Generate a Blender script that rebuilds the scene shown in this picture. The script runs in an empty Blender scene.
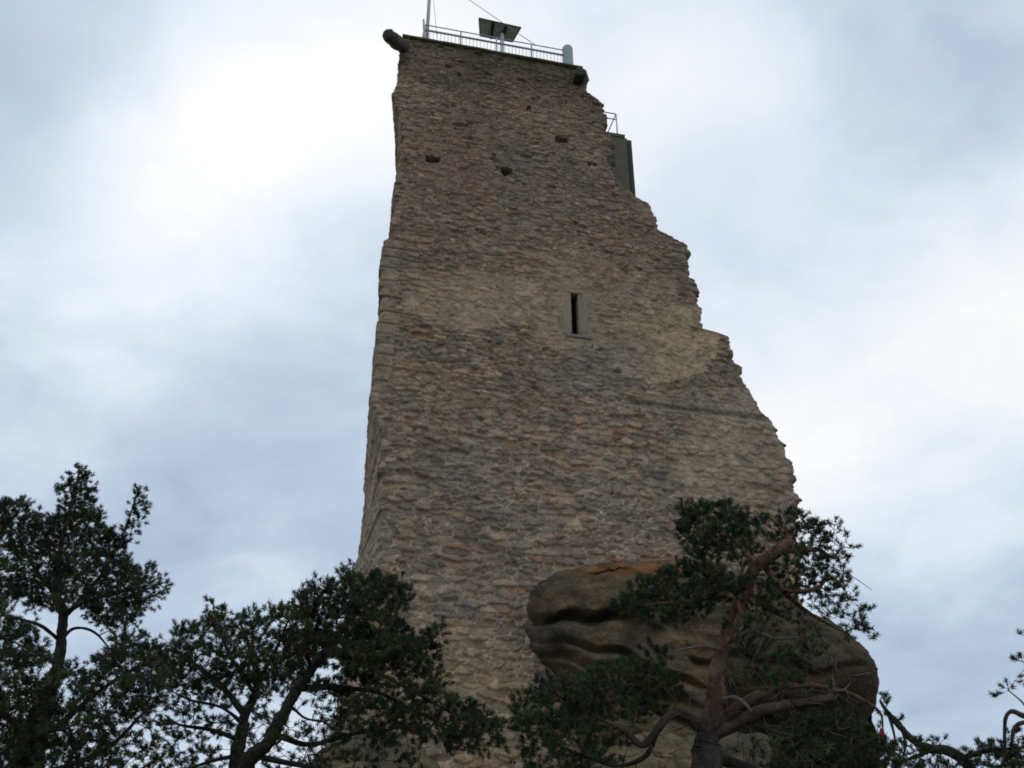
import bpy, math
import numpy as np
from mathutils import Vector

# ------------------------------------------------------------------ camera
PITCH = math.radians(29.4); F = 1000.0; CAMZ = 1.6
CP, SP = math.cos(PITCH), math.sin(PITCH)
scene = bpy.context.scene
cam_d = bpy.data.cameras.new('camera'); cam = bpy.data.objects.new('camera', cam_d)
scene.collection.objects.link(cam); scene.camera = cam
cam.location = (0, 0, CAMZ); cam.rotation_euler = (math.radians(90) + PITCH, 0, 0)
cam_d.sensor_width = 36; cam_d.lens = 36 * F / 1024; cam_d.clip_end = 6000; cam_d.clip_start = 0.1

def ray(x, y):
    a = (x - 512) / F; b = (384 - y) / F
    return np.array([a, CP - b * SP, SP + b * CP])
def at(x, y, Y):                     # the point on the sight line at ground distance Y
    d = ray(x, y); return np.array([0, 0, CAMZ]) + d * (Y / d[1])
def project(P):
    q = P - np.array([0, 0, CAMZ])
    f = q[..., 1] * CP + q[..., 2] * SP; u = -q[..., 1] * SP + q[..., 2] * CP
    return 512 + F * q[..., 0] / f, 384 - F * u / f

# ------------------------------------------------------------------ sky and sun
SUN_DIR = ray(250, 60); SUN_DIR = SUN_DIR / np.linalg.norm(SUN_DIR)
sun_el = math.asin(SUN_DIR[2]); sun_az = math.atan2(SUN_DIR[0], SUN_DIR[1])
world = bpy.data.worlds.new('World'); scene.world = world; world.use_nodes = True
nt = world.node_tree; nt.nodes.clear()
def N(t, **k):
    n = nt.nodes.new(t)
    for a, b in k.items(): setattr(n, a, b)
    return n
L = lambda a, b: nt.links.new(a, b)
def M(op, a, b=None, clamp=False, c=None):
    n = N('ShaderNodeMath', operation=op); n.use_clamp = clamp
    for i, v in enumerate((a, b, c)):
        if v is None: continue
        if isinstance(v, (int, float)): n.inputs[i].default_value = v
        else: L(v, n.inputs[i])
    return n.outputs[0]
out = N('ShaderNodeOutputWorld'); bg = N('ShaderNodeBackground'); bg.inputs['Strength'].default_value = 0.1
L(bg.outputs[0], out.inputs[0])
sky = N('ShaderNodeTexSky'); sky.sky_type = 'NISHITA'; sky.sun_disc = False
sky.sun_elevation = sun_el; sky.sun_rotation = sun_az
tc = N('ShaderNodeTexCoord'); sep = N('ShaderNodeSeparateXYZ'); L(tc.outputs['Generated'], sep.inputs[0])
zz = M('ADD', M('MAXIMUM', sep.outputs[2], 0.0), 0.25)
cmb = N('ShaderNodeCombineXYZ')
L(M('DIVIDE', sep.outputs[0], zz), cmb.inputs[0]); L(M('DIVIDE', sep.outputs[1], zz), cmb.inputs[1])
def noise(scale, detail, rough, dist, off):
    mp = N('ShaderNodeMapping'); mp.inputs['Location'].default_value = off
    L(cmb.outputs[0], mp.inputs['Vector'])
    n = N('ShaderNodeTexNoise'); n.inputs['Scale'].default_value = scale; n.inputs['Detail'].default_value = detail
    n.inputs['Roughness'].default_value = rough; n.inputs['Distortion'].default_value = dist
    L(mp.outputs[0], n.inputs['Vector']); return n.outputs[0]
n1 = noise(2.1, 5, 0.5, 0.35, (3.1, 1.7, 0)); n2 = noise(4.6, 8, 0.55, 0.5, (7.3, 2.2, 4))
val = M('ADD', M('MULTIPLY', M('SUBTRACT', n1, 0.5), 0.75), M('MULTIPLY', M('SUBTRACT', n2, 0.5), 0.52))
val = M('ADD', val, 0.66)
# the cloud bank's thick and thin places: (pixel direction, sharpness, amount)
for (x, y, k, w) in [(170, 180, 120, .12), (250, 90, 120, .16), (330, 20, 90, .22), (370, 200, 120, .14), (60, 330, 60, .26), (140, 250, 120, .16), (960, 300, 60, .10), (20, 220, 120, -.26), (-40, -20, 25, -.42), (90, 60, 400, -.10),
                     (250, 430, 45, -.34), (690, 90, 90, .12), (960, 90, 40, -.12), (900, 420, 45, .22),
                     (930, 690, 60, -.40), (110, 600, 60, -.22), (850, 290, 70, -.02)]:
    d = ray(x, y); d = d / np.linalg.norm(d)
    vm = N('ShaderNodeVectorMath', operation='DOT_PRODUCT'); L(tc.outputs['Generated'], vm.inputs[0])
    vm.inputs[1].default_value = tuple(d)
    g = M('POWER', M('MAXIMUM', vm.outputs['Value'], 0.0), float(k))
    val = M('ADD', val, M('MULTIPLY', g, w))
cr = N('ShaderNodeValToRGB'); L(M('ADD', val, 0.0, clamp=True), cr.inputs[0])
el = cr.color_ramp.elements
el[0].position = 0.12; el[0].color = (.34, .43, .58, 1); el[1].position = 0.95; el[1].color = (1.0, 1.0, 1.0, 1)
e = el.new(0.42); e.color = (.50, .60, .74, 1)
e = el.new(0.68); e.color = (.76, .84, .93, 1)
mulv = N('ShaderNodeMixRGB', blend_type='MULTIPLY'); mulv.inputs[0].default_value = 1
L(cr.outputs[0], mulv.inputs[1]); mulv.inputs[2].default_value = (10.2, 10.2, 10.2, 1)
mx = N('ShaderNodeMixRGB'); mx.inputs[0].default_value = 0.93
L(sky.outputs[0], mx.inputs[1]); L(mulv.outputs[0], mx.inputs[2]); L(mx.outputs[0], bg.inputs['Color'])

sd = bpy.data.lights.new('sun', 'SUN'); sd.energy = 0.6; sd.angle = math.radians(20); sd.color = (1, .96, .9)
so = bpy.data.objects.new('sun', sd); scene.collection.objects.link(so)
so.rotation_euler = Vector(SUN_DIR).to_track_quat('Z', 'Y').to_euler()
vs = scene.view_settings; vs.view_transform = 'Standard'; vs.look = 'None'; vs.gamma = 1; vs.exposure = 0.0
vs.use_curve_mapping = False
scene.cycles.max_bounces = 5; scene.cycles.filter_width = 1.8

# ------------------------------------------------------------------ helpers
rng = np.random.default_rng(7)
_T = np.random.default_rng(99).random(65536)
def hsh(*k):
    h = np.zeros_like(np.asarray(k[0], dtype=np.int64))
    for i, v in enumerate(k):
        h = (h * 1664525 + np.asarray(v, dtype=np.int64) * (73856093 + 19349663 * i) + 1013904223) & 0x7fffffff
        h = (h ^ (h >> 13)) & 0x7fffffff
    return _T[h & 65535]
def vnoise(P):
    i = np.floor(P).astype(np.int64); f = P - i; f = f * f * (3 - 2 * f); r = 0
    for dx in (0, 1):
        wx = f[..., 0] if dx else 1 - f[..., 0]
        for dy in (0, 1):
            wy = f[..., 1] if dy else 1 - f[..., 1]
            for dz in (0, 1):
                wz = f[..., 2] if dz else 1 - f[..., 2]
                r = r + wx * wy * wz * hsh(i[..., 0] + dx, i[..., 1] + dy, i[..., 2] + dz)
    return r
def fbm(P, s=1.0, o=4, g=0.5):
    P = np.asarray(P, dtype=float) * s; r = 0; a = 1; t = 0
    for k in range(o):
        r = r + a * vnoise(P + 17.3 * k); t += a; a *= g; P = P * 2.03
    return r / t - 0.5
def sstep(a, b, x):
    t = np.clip((x - a) / (b - a), 0, 1); return t * t * (3 - 2 * t)

def link(o, parent=None):
    scene.collection.objects.link(o)
    if parent is not None:
        o.parent = parent; o.matrix_parent_inverse = parent.matrix_world.inverted()
    return o
def empty(name, label, cat, loc=(0, 0, 0), group=None):
    o = bpy.data.objects.new(name, None); o.location = tuple(float(v) for v in loc); o.empty_display_size = .3
    scene.collection.objects.link(o); o['label'] = label; o['category'] = cat
    if group: o['group'] = group
    return o
def np_mesh(name, V, Fc, mat, parent=None, smooth=True, cols=None):
    V = np.asarray(V, dtype=np.float32); Fc = np.asarray(Fc, dtype=np.int32); n = Fc.shape[1]
    if parent is not None: V = V - np.array(parent.location, dtype=np.float32)
    me = bpy.data.meshes.new(name)
    me.vertices.add(len(V)); me.vertices.foreach_set('co', V.ravel())
    me.loops.add(Fc.size); me.loops.foreach_set('vertex_index', Fc.ravel())
    me.polygons.add(len(Fc)); me.polygons.foreach_set('loop_start', np.arange(len(Fc), dtype=np.int32) * n)
    me.polygons.foreach_set('loop_total', np.full(len(Fc), n, dtype=np.int32))
    me.polygons.foreach_set('use_smooth', np.full(len(Fc), smooth))
    if cols is not None:
        a = me.color_attributes.new('col', 'FLOAT_COLOR', 'POINT')
        c = np.ones((len(V), 4), dtype=np.float32); c[:, :3] = cols; a.data.foreach_set('color', c.ravel())
    me.update(calc_edges=True); me.validate(); me.materials.append(mat)
    o = bpy.data.objects.new(name, me); scene.collection.objects.link(o)
    if parent is not None: o.parent = parent
    return o
class MB:                                   # collects shapes into one mesh
    def __init__(s): s.v = []; s.f = []; s.c = []; s.n = 0
    def add(s, V, Q, col=None):
        V = np.asarray(V, dtype=float); s.v.append(V); s.f.append(np.asarray(Q) + s.n)
        s.c.append(np.tile(np.array(col if col is not None else (1, 1, 1), dtype=float), (len(V), 1)) if np.ndim(col) < 2 else col)
        s.n += len(V)
    def box(s, c, ax, ay, az):              # centre and three half-axis vectors
        c, ax, ay, az = (np.array(v, dtype=float) for v in (c, ax, ay, az))
        V = [c + i * ax + j * ay + k * az for k in (-1, 1) for j in (-1, 1) for i in (-1, 1)]
        s.add(V, [(0, 2, 3, 1), (4, 5, 7, 6), (0, 1, 5, 4), (2, 6, 7, 3), (0, 4, 6, 2), (1, 3, 7, 5)])
    def tube(s, P, R, n=8, bump=0.0, sub=1, col=None, seed=0):
        P = np.asarray(P, dtype=float); R = np.asarray(R, dtype=float)
        if sub > 1: P, R = smooth_line(P, R, sub)
        T = np.gradient(P, axis=0); T /= np.linalg.norm(T, axis=1)[:, None] + 1e-9
        a = np.array([0, 0, 1.0]) if abs(T[0][2]) < .9 else np.array([1.0, 0, 0])
        X = np.cross(T[0], a); X /= np.linalg.norm(X); rings = []
        for i in range(len(P)):
            X = X - T[i] * X.dot(T[i]); X /= np.linalg.norm(X) + 1e-9; Y = np.cross(T[i], X)
            th = np.arange(n) * 2 * math.pi / n
            rr = R[i] * np.ones(n)
            if bump: rr = rr * (1 + bump * 2 * fbm(np.stack([np.cos(th) * 1.6 + seed, np.sin(th) * 1.6, np.full(n, i * .45)], 1), 1, 2))
            rings.append(P[i] + np.outer(np.cos(th) * rr, X) + np.outer(np.sin(th) * rr, Y))
        V = np.concatenate(rings + [P[:1], P[-1:]]); m = len(P)
        j = np.arange(n); k = (j + 1) % n; Q = []
        for i in range(m - 1): Q.append(np.stack([i * n + j, i * n + k, (i + 1) * n + k, (i + 1) * n + j], 1))
        c0 = m * n; c1 = c0 + 1
        Q.append(np.stack([j, np.full(n, c0), np.full(n, c0), k], 1)[:, [0, 1, 3, 3]])
        Q.append(np.stack([(m - 1) * n + j, (m - 1) * n + k, np.full(n, c1), np.full(n, c1)], 1))
        s.add(V, np.concatenate(Q), col)
    def build(s, name, mat, parent=None, smooth=True):
        V = np.concatenate(s.v); Q = np.concatenate(s.f); me = bpy.data.meshes.new(name)
        if parent is not None: V = V - np.array(parent.location)
        fs = []
        for q in Q.tolist():
            r = []
            for i in q:
                if i not in r: r.append(i)
            fs.append(r)
        me.from_pydata(V.tolist(), [], fs)
        me.polygons.foreach_set('use_smooth', np.full(len(me.polygons), smooth))
        a = me.color_attributes.new('col', 'FLOAT_COLOR', 'POINT'); c = np.ones((len(V), 4), dtype=np.float32)
        c[:, :3] = np.concatenate(s.c); a.data.foreach_set('color', c.ravel())
        me.materials.append(mat); o = bpy.data.objects.new(name, me); scene.collection.objects.link(o)
        if parent is not None: o.parent = parent
        return o
def smooth_line(P, R, sub):
    n = len(P)
    if n < 3:
        t = np.linspace(0, 1, sub + 1)[:, None]
        return P[0] * (1 - t) + P[1] * t, np.interp(t[:, 0], [0, 1], R)
    E = np.vstack([2 * P[0] - P[1], P, 2 * P[-1] - P[-2]]); o = []; r = []
    for i in range(n - 1):
        p0, p1, p2, p3 = E[i:i + 4]
        for k in range(sub):
            t = k / sub
            o.append(.5 * (2 * p1 + (p2 - p0) * t + (2 * p0 - 5 * p1 + 4 * p2 - p3) * t * t + (3 * p1 - p0 - 3 * p2 + p3) * t ** 3))
            r.append(R[i] * (1 - t) + R[i + 1] * t)
    o.append(P[-1]); r.append(R[-1]); return np.array(o), np.array(r)

def material(name, build):
    m = bpy.data.materials.new(name); m.use_nodes = True; t = m.node_tree
    build(t, t.nodes['Principled BSDF']); return m
def mat_col(name, rough=.9, nscale=30, namt=.25, bump=.3, bscale=60, bdist=.01, metallic=0, tint=(1, 1, 1), trans=0):
    def b(t, p):
        a = t.nodes.new('ShaderNodeAttribute'); a.attribute_name = 'col'
        g = t.nodes.new('ShaderNodeTexCoord')
        n = t.nodes.new('ShaderNodeTexNoise'); n.inputs['Scale'].default_value = nscale; n.inputs['Detail'].default_value = 5
        t.links.new(g.outputs['Object'], n.inputs['Vector'])
        mr = t.nodes.new('ShaderNodeMapRange'); mr.inputs['From Min'].default_value = .25; mr.inputs['From Max'].default_value = .75
        mr.inputs['To Min'].default_value = 1 - namt; mr.inputs['To Max'].default_value = 1 + namt
        t.links.new(n.outputs[0], mr.inputs[0])
        v = t.nodes.new('ShaderNodeVectorMath'); v.operation = 'SCALE'
        v0 = t.nodes.new('ShaderNodeVectorMath'); v0.operation = 'MULTIPLY'; v0.inputs[1].default_value = tint
        t.links.new(a.outputs['Color'], v0.inputs[0]); t.links.new(v0.outputs[0], v.inputs[0]); t.links.new(mr.outputs[0], v.inputs['Scale'])
        t.links.new(v.outputs[0], p.inputs['Base Color'])
        p.inputs['Roughness'].default_value = rough; p.inputs['Metallic'].default_value = metallic
        p.inputs['Specular IOR Level'].default_value = .25
        if bump:
            n2 = t.nodes.new('ShaderNodeTexNoise'); n2.inputs['Scale'].default_value = bscale; n2.inputs['Detail'].default_value = 6
            t.links.new(g.outputs['Object'], n2.inputs['Vector'])
            bp = t.nodes.new('ShaderNodeBump'); bp.inputs['Strength'].default_value = bump; bp.inputs['Distance'].default_value = bdist
            t.links.new(n2.outputs[0], bp.inputs['Height']); t.links.new(bp.outputs[0], p.inputs['Normal'])
    return material(name, b)
m_stone = mat_col('rubble_stone', .92, 14, .22, .6, 22, .03)
m_rock = mat_col('weathered_rock', .95, 14, .35, .9, 16, .06)
m_bark = mat_col('pine_bark', .9, 35, .35, .8, 45, .02)
m_needle = mat_col('pine_needles', .8, 3, .25, 0)
m_ground = mat_col('forest_floor', .95, 6, .4, .5, 9, .05)
m_concrete = mat_col('render_concrete', .9, 7, .2, .3, 40, .01, tint=(.13, .125, .10))
m_steel = mat_col('galvanised_steel', .5, 20, .1, .1, 50, .002, metallic=.3, tint=(.36, .37, .42))
m_pale = mat_col('pale_paint', .5, 12, .12, .1, 50, .002, tint=(.58, .60, .62))
m_housing = mat_col('grey_green_paint', .5, 9, .12, .1, 40, .002, tint=(.33, .40, .39))
m_panel = mat_col('panel_backing', .5, 9, .2, .1, 40, .002, tint=(.44, .52, .47))
m_dark = mat_col('dark_metal_and_gap', .6, 9, .2, .1, 40, .002, tint=(.035, .04, .035))
m_red = mat_col('red_cloth', .8, 20, .15, .1, 60, .004, tint=(.38, .03, .06))
m_moss = mat_col('mossy_slab', .95, 8, .4, .5, 30, .02, tint=(.105, .098, .055))

# ------------------------------------------------------------------ ground
def terrain(x, y):
    x = np.asarray(x, dtype=float); y = np.asarray(y, dtype=float)
    z = 3.5 * sstep(2, 20, y) * (1 - sstep(10, 45, np.abs(x - 3)))
    z = z - 16 * sstep(34, 120, y) - 9 * sstep(25, 160, np.abs(x)) - 5 * sstep(10, 120, -y)
    P = np.stack([x, y, 0 * x], -1)
    return z + .5 * fbm(P, .25, 4) * sstep(1, 6, np.hypot(x, y))
g = np.concatenate([-np.geomspace(3000, 31, 34), np.linspace(-30, 36, 150), np.geomspace(37, 3000, 34)])
GX, GY = np.meshgrid(g, g, indexing='ij'); GZ = terrain(GX, GY); n = len(g)
idx = np.arange(n * n).reshape(n, n)
Q = np.stack([idx[:-1, :-1], idx[1:, :-1], idx[1:, 1:], idx[:-1, 1:]], -1).reshape(-1, 4)
gp = np.stack([GX, GY, GZ], -1).reshape(-1, 3); k = sstep(-.15, .15, fbm(gp, .8, 4))[:, None]
ground = np_mesh('ground', gp, Q, m_ground, None, True, np.array([.075, .06, .04]) * (1 - k) + np.array([.05, .065, .03]) * k)
ground['kind'] = 'structure'

# ------------------------------------------------------------------ the tower
DW = np.array([.974, .2265, 0]); DW /= np.linalg.norm(DW); BK = np.array([-DW[1], DW[0], 0])
c0 = at(403, 33, 24.0); W0 = np.array([c0[0], c0[1], 0]); ZTOP = c0[2] - .25
def wall_uv(x, y, off=0.0):          # where the sight line meets the wall plane (set back by off)
    d = ray(x, y); o = np.array([0, 0, CAMZ]); nrm = BK
    t = ((W0 + BK * off - o) @ nrm) / (d @ nrm); p = o + d * t
    return (p - W0) @ DW, p[2], p
def on(x, y, off=0.0): return wall_uv(x, y, off)[2]
sil = [(33, 402), (55, 400), (88, 397), (94, 392), (103, 393), (116, 398), (140, 400), (160, 399), (215, 392), (237, 389),
       (241, 383), (300, 378), (375, 371), (400, 370), (412, 373), (440, 369), (500, 364), (565, 358), (575, 352), (590, 349),
       (640, 343), (700, 337), (768, 330), (860, 320)]
cor = [(33, 403), (55, 401), (86, 399), (93, 392.5), (103, 393.5), (112, 398), (130, 401), (140, 401), (160, 399.5), (215, 393), (237, 390.5), (241, 384.5), (300, 379.5), (375, 373), (400, 371.5), (414, 374.5), (430, 378), (455, 381), (500, 381), (565, 379), (600, 371), (700, 356), (768, 350), (860, 342)]
rgt = [(68, 582), (76, 586), (86, 587), (93, 591), (97, 600), (101, 606), (125, 607.5), (132, 608), (146, 609), (160, 611), (169, 614),
       (179, 621), (189, 629), (195, 634), (198, 640), (206, 654), (209, 656), (229, 657), (232, 662), (242, 682), (246, 685), (262, 687),
       (276, 689), (290, 697), (310, 701), (329, 703), (336, 727), (351, 729), (361, 728), (367, 738), (380, 743), (395, 751),
       (403, 752), (418, 765), (435, 776), (450, 790), (468, 795), (479, 796), (482, 790), (500, 796), (530, 798), (600, 802), (860, 812)]
uR = np.array([wall_uv(x, y)[:2] for y, x in rgt]); uC = np.array([wall_uv(x, y)[:2] for y, x in cor])
TL = 6.0
def back_left(x, y): p = at(x, y, 24 + 5.9); return (p[0], p[2])
bL = np.array([back_left(x + 7 * float(np.clip((440 - y) / 40., 0, 1)), y) for y, x in sil])
ZB = 2.6
rows = np.arange(ZB, ZTOP + .001, .03); nr = len(rows)
def interp(z, A): o = np.argsort(A[:, 1]); return np.interp(z, A[o, 1], A[o, 0])
u1 = interp(rows, uR); u0 = interp(rows, uC); xb = interp(rows, bL)
course = np.floor(rows / .19 + .4 * np.sin(rows * 2.1)).astype(int)
u1 = u1 + (hsh(course, course * 0 + 5) - .5) * .10 + (hsh(np.floor(rows / .47).astype(int), course * 0 + 9) - .5) * .30 + .35 * fbm(np.stack([rows * 0 + 5, rows, rows * 0], -1), 1.3, 4)
u0 = u0 - (hsh(course, course * 0 + 3) - .5) * .12 + .22 * fbm(np.stack([rows * 0, rows, rows * 0], -1), .9, 4)
nF, nR, nB, nL = 430, 90, 24, 110
FL = W0 + u0[:, None] * DW; FR = W0 + u1[:, None] * DW; BR = FR + BK * 5.5
BL = np.stack([xb - (hsh(course, course * 0 + 8) - .5) * .10, np.full(nr, 29.9), np.zeros(nr)], 1)
def seg(A, B, n): t = (np.arange(n) / n)[None, :, None]; return A[:, None] * (1 - t) + B[:, None] * t
ring = np.concatenate([seg(FL, FR, nF), seg(FR, BR, nR), seg(BR, BL, nB), seg(BL, FL, nL)], 1)
ring[:, :, 2] = rows[:, None]; nc = ring.shape[1]
tF = np.arange(nF) / nF; lenL = np.linalg.norm(BL[:, :2] - FL[:, :2], axis=1)
pc = np.concatenate([u0[:, None] * (1 - tF) + u1[:, None] * tF, u1[:, None] + 5.5 * np.arange(nR)[None] / nR,
                     u1[:, None] + 5.5 + 8 * np.arange(nB)[None] / nB, u0[:, None] - lenL[:, None] * (1 - np.arange(nL)[None] / nL)], 1)
# round the corners a little
kr = np.array([1, 2, 3, 2, 1.]) / 9
def blur(A):
    r = 0
    for i, w in enumerate(kr): r = r + w * np.roll(A, i - 2, axis=1)
    return r
ringb = ring
for _ in range(5): ringb = blur(ringb)
tn = np.roll(ringb, -3, 1) - np.roll(ringb, 3, 1)
nrm = np.stack([tn[..., 1], -tn[..., 0], 0 * tn[..., 0]], -1); nrm /= np.linalg.norm(nrm, axis=-1)[..., None] + 1e-9
V3 = np.repeat(rows[:, None], nc, 1); PX, PY = project(ring)
pos3 = np.stack([pc, V3, 0 * pc], -1)
# rubble courses: jittered seeds in warped rows, wider than tall
wv = V3 + .05 * fbm(pos3, .8, 3) * 2 + .08 * fbm(pos3 * np.array([.5, 1, 1]) + 44, 1.8, 2) + .015 * np.sin(pc * 2.3 + V3) + .06 * fbm(pos3 + 23, 4.5, 3)
# stones are larger low on the wall
HS = [.20, .18, .145, .13]
hh = np.interp(wv, [2, 10, 17, 29], HS); zs = np.linspace(1, 31, 400)
cum = np.concatenate([[0], np.cumsum(.5 * (1 / np.interp(zs[1:], [2, 10, 17, 29], HS) + 1 / np.interp(zs[:-1], [2, 10, 17, 29], HS)) * np.diff(zs))])
rv = np.interp(wv, zs, cum); ru = (pc + .12 * fbm(pos3 + 50, 1.7, 3) * 2 + .09 * fbm(pos3 + 80, 5, 2)) / (hh * 2.2)
def rubble(ru, rv, sd, wlo, wsp, sm):
    f1 = np.full(rv.shape, 9.); f2 = f1.copy(); sdy = np.zeros(rv.shape); sid = np.zeros(rv.shape); iv = np.floor(rv).astype(np.int64)
    for dj in (-1, 0, 1):
        j = iv + dj; width = wlo + wsp * hsh(j, j * 0 + 71 + sd)          # each course has its own stone length
        uu = ru / width + hsh(j, j * 0 + 77 + sd) * 7; iu = np.floor(uu).astype(np.int64)
        for di in (-1, 0, 1):
            i = iu + di; jx = .12 + .76 * hsh(i, j, j * 0 + 1 + sd); jy = .2 + .6 * hsh(i, j, j * 0 + 2 + sd)
            dx = (i + jx - uu) * width; dy = (j + jy - rv) * 1.12
            d = (np.abs(dx) ** 2.4 + np.abs(dy) ** 2.4) ** (1 / 2.4) * (.7 + .6 * hsh(i, j, j * 0 + 3 + sd))
            new = d < f1; f2 = np.where(new, f1, np.minimum(f2, d)); sdy = np.where(new, dy, sdy); sid = np.where(new, hsh(i, j, j * 0 + 4 + sd), sid); f1 = np.where(new, d, f1)
    return f2 - f1, sid, sdy
e1, i1, y1 = rubble(ru, rv, 0, .5, 1.1, 1); e2, i2_, y2 = rubble(ru * 1.75 + 3, rv * 1.6 + .4, 200, .5, .9, 1)
small = fbm(pos3 + 61, 1.5, 4) > .0 - .10 * np.exp(-((PY - 390) / 60.) ** 2) + .10 * sstep(20, 14, V3); small = small | (e1 < .02)
edge = np.where(small, e2, e1); sid = np.where(small, i2_, i1); sdy = np.where(small, y2 * .5, y1); stone = sstep(.0, .20, edge) * np.where(small, .8, 1)
s2 = np.modf(sid * 97.13)[0]; s3 = np.modf(sid * 531.7)[0]
def zone(cx, cy, rx, ry, soft=.22):
    q = ((PX - cx) / rx) ** 2 + ((PY - cy) / ry) ** 2 + 1.6 * fbm(pos3, .9, 6); return 1 - sstep(1 - soft, 1 + soft, q)
isfront = np.zeros(nc); isfront[:nF] = 1; isfront = isfront[None]
plaster = np.maximum.reduce([1.0 * zone(490, 302, 85, 30), .55 * zone(560, 285, 60, 35), .75 * zone(590, 320, 70, 42), 1.3 * zone(665, 345, 50, 46), .6 * zone(650, 290, 30, 20), .5 * zone(700, 400, 60, 12)]) * isfront
plaster = plaster * (.65 + .7 * np.clip(.5 + 2.5 * fbm(pos3 + 12, 1.3, 5), 0, 1) * .6)
beige = np.maximum(zone(735, 455, 60, 50), .8 * zone(770, 420, 40, 30)) * isfront
greyst = np.maximum(zone(600, 370, 55, 26), .8 * zone(690, 405, 60, 12)) * isfront
pitted = sstep(.02, .12, fbm(pos3, 3.2, 3)); plaster = plaster * (1 - .6 * pitted); beige = beige * (1 - .45 * pitted)
smoothz = np.clip(plaster + .6 * beige, 0, 1)
amp = np.interp(V3, [3, 12, 20, 29], [.080, .072, .054, .054])
disp = (stone * (.55 + 1.1 * (s2 - .35)) * amp + stone * .018 * sdy * (1 + s3)) * (1 - .62 * smoothz) + smoothz * .035 + .035 * fbm(pos3, 1.1, 4) * 2 + .045 * fbm(pos3, 7, 5)
missing = (s3 > .965) & (smoothz < .3); disp = disp - np.where(missing, .09, 0) * stone
# offset course, crack band on the right
uc, vc, _ = wall_uv(600, 398); 
band = np.exp(-((V3 - (vc - .02 * (pc - uc))) / .09) ** 2) * sstep(uc, uc + 1.5, pc) * isfront; disp = disp - .09 * band
# bigger corner stones on the left
qv = V3 / .42 + .35 * np.sin(V3 * 1.9) + .05 * fbm(pos3, 2, 2); qn = np.floor(qv); qt = qv - qn
quoin = (np.abs(pc - u0[:, None]) < .38 + .2 * hsh(qn.astype(int), (qn * 0).astype(int) + 11)) & (V3 > wall_uv(385, 400)[1]) & (V3 < wall_uv(385, 238)[1])
qd = sstep(0, .08, qt) * sstep(0, .08, 1 - qt)
disp = np.where(quoin, .07 * qd + .02 * fbm(pos3, 5, 3), disp)
# colour of each stone
C = np.zeros(rv.shape + (3,))
pal = np.array([1.10, .96, .88]) * np.array([[.185, .165, .135], [.15, .14, .12], [.215, .19, .15], [.165, .15, .13], [.225, .175, .12], [.18, .13, .095], [.245, .20, .13], [.14, .13, .115], [.20, .185, .16], [.21, .125, .085]])
wts = np.array([.2, .14, .14, .14, .09, .09, .07, .06, .045, .025]); ci = np.searchsorted(np.cumsum(wts), sid * .999); ci = np.minimum(ci, 9)
C = pal[ci] * (.72 + .6 * s3)[..., None]
def mixc(C, c, w): return C * (1 - w[..., None]) + np.array(c) * w[..., None]
up = sstep(330, 180, PY); C = mixc(C, (.215, .14, .105), up * (.25 + .45 * sstep(-.1, .2, fbm(pos3 + 9, .7, 4))))
C = mixc(C, (.13, .13, .12), .5 * sstep(.0, .2, fbm(pos3 + 31, .6, 4)))                       # grey weathered areas
C = mixc(C, (.24, .18, .085), .32 * sstep(.05, .2, fbm(pos3 + 71, 1.5, 3)))                   # ochre lichen
C = mixc(C, (.26, .19, .09), .4 * zone(480, 700, 60, 70) * isfront)
mort = np.where(PY > 400, 1., .0) * 0 + sstep(330, 520, PY)
mcol = np.array([.20, .17, .135]) * (1 - mort[..., None]) + np.array([.40, .355, .295]) * mort[..., None]
mw = (1 - sstep(.03, .15, edge)) * (.55 + .45 * sstep(-.12, .12, fbm(pos3 + 3, 1.6, 3)))
C = C * (1 - mw[..., None]) + mcol * mw[..., None]
pl = np.array([.30, .235, .16]) + np.array([.03, .025, .0]) * sstep(600, 650, PX)[..., None]; C = C * (1 - .76 * np.clip(plaster, 0, 1)[..., None]) + pl * .76 * np.clip(plaster, 0, 1)[..., None] * 1.04; C = mixc(C, (.15, .145, .135), .45 * greyst)
C = C * (1 - .6 * beige[..., None]) + np.array([.30, .255, .19]) * .6 * beige[..., None]
topd = sstep(3.2, 0, ZTOP - V3 + 2.4 * fbm(pos3, .6, 4)); C = mixc(C, (.075, .062, .045), .75 * topd)
C = mixc(C, (.10, .10, .05), .8 * sstep(.35, 0, ZTOP - V3))
C = mixc(C, (.12, .115, .095), .5 * band)
# putlog holes and the slit
for (hx, hy, hw, hz) in [(433, 160, .20, .12), (507, 171, .16, .12), (562, 140, .19, .10), (529, 108, .07, .07), (592, 165, .14, .06)]:
    a, b, _ = wall_uv(hx, hy); m = sstep(1.25, .8, np.maximum(np.abs(pc - a) / hw, np.abs(V3 - b) / hz) + .5 * fbm(pos3, 5, 2)) * isfront
    disp = disp - .45 * m; C = mixc(C, (.06, .05, .04), .7 * m)
sa, sb, _ = wall_uv(571.5, 294); sc_, sd_, _ = wall_uv(578.5, 335); su, sv = (sa + sc_) / 2, (sb + sd_) / 2; sw, sh = (sc_ - sa) / 2, (sb - sd_) / 2
m = ((np.abs(pc - su) < sw) & (np.abs(V3 - sv) < sh)).astype(float) * isfront
nearslit = sstep(1.25, .8, np.maximum(np.abs(pc - su) / (sw + .42), np.abs(V3 - sv) / (sh + .22)) + .4 * fbm(pos3, 4, 2)) * isfront
disp = disp * (1 - nearslit) + (.03 + .03 * fbm(pos3, 6, 3)) * nearslit
C = mixc(C, (.20, .17, .13), .6 * nearslit); C = C * (1 + .7 * fbm(pos3 + 15, 5, 3))[..., None]
C = C.mean(-1, keepdims=True) * .20 + C * .84; C = C * np.array([1.24, 1.15, 1.06]) * (1 + .45 * fbm(pos3 + 33, .45, 4))[..., None] * (1 + .5 * fbm(pos3 + 27, 11, 3))[..., None]
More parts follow.
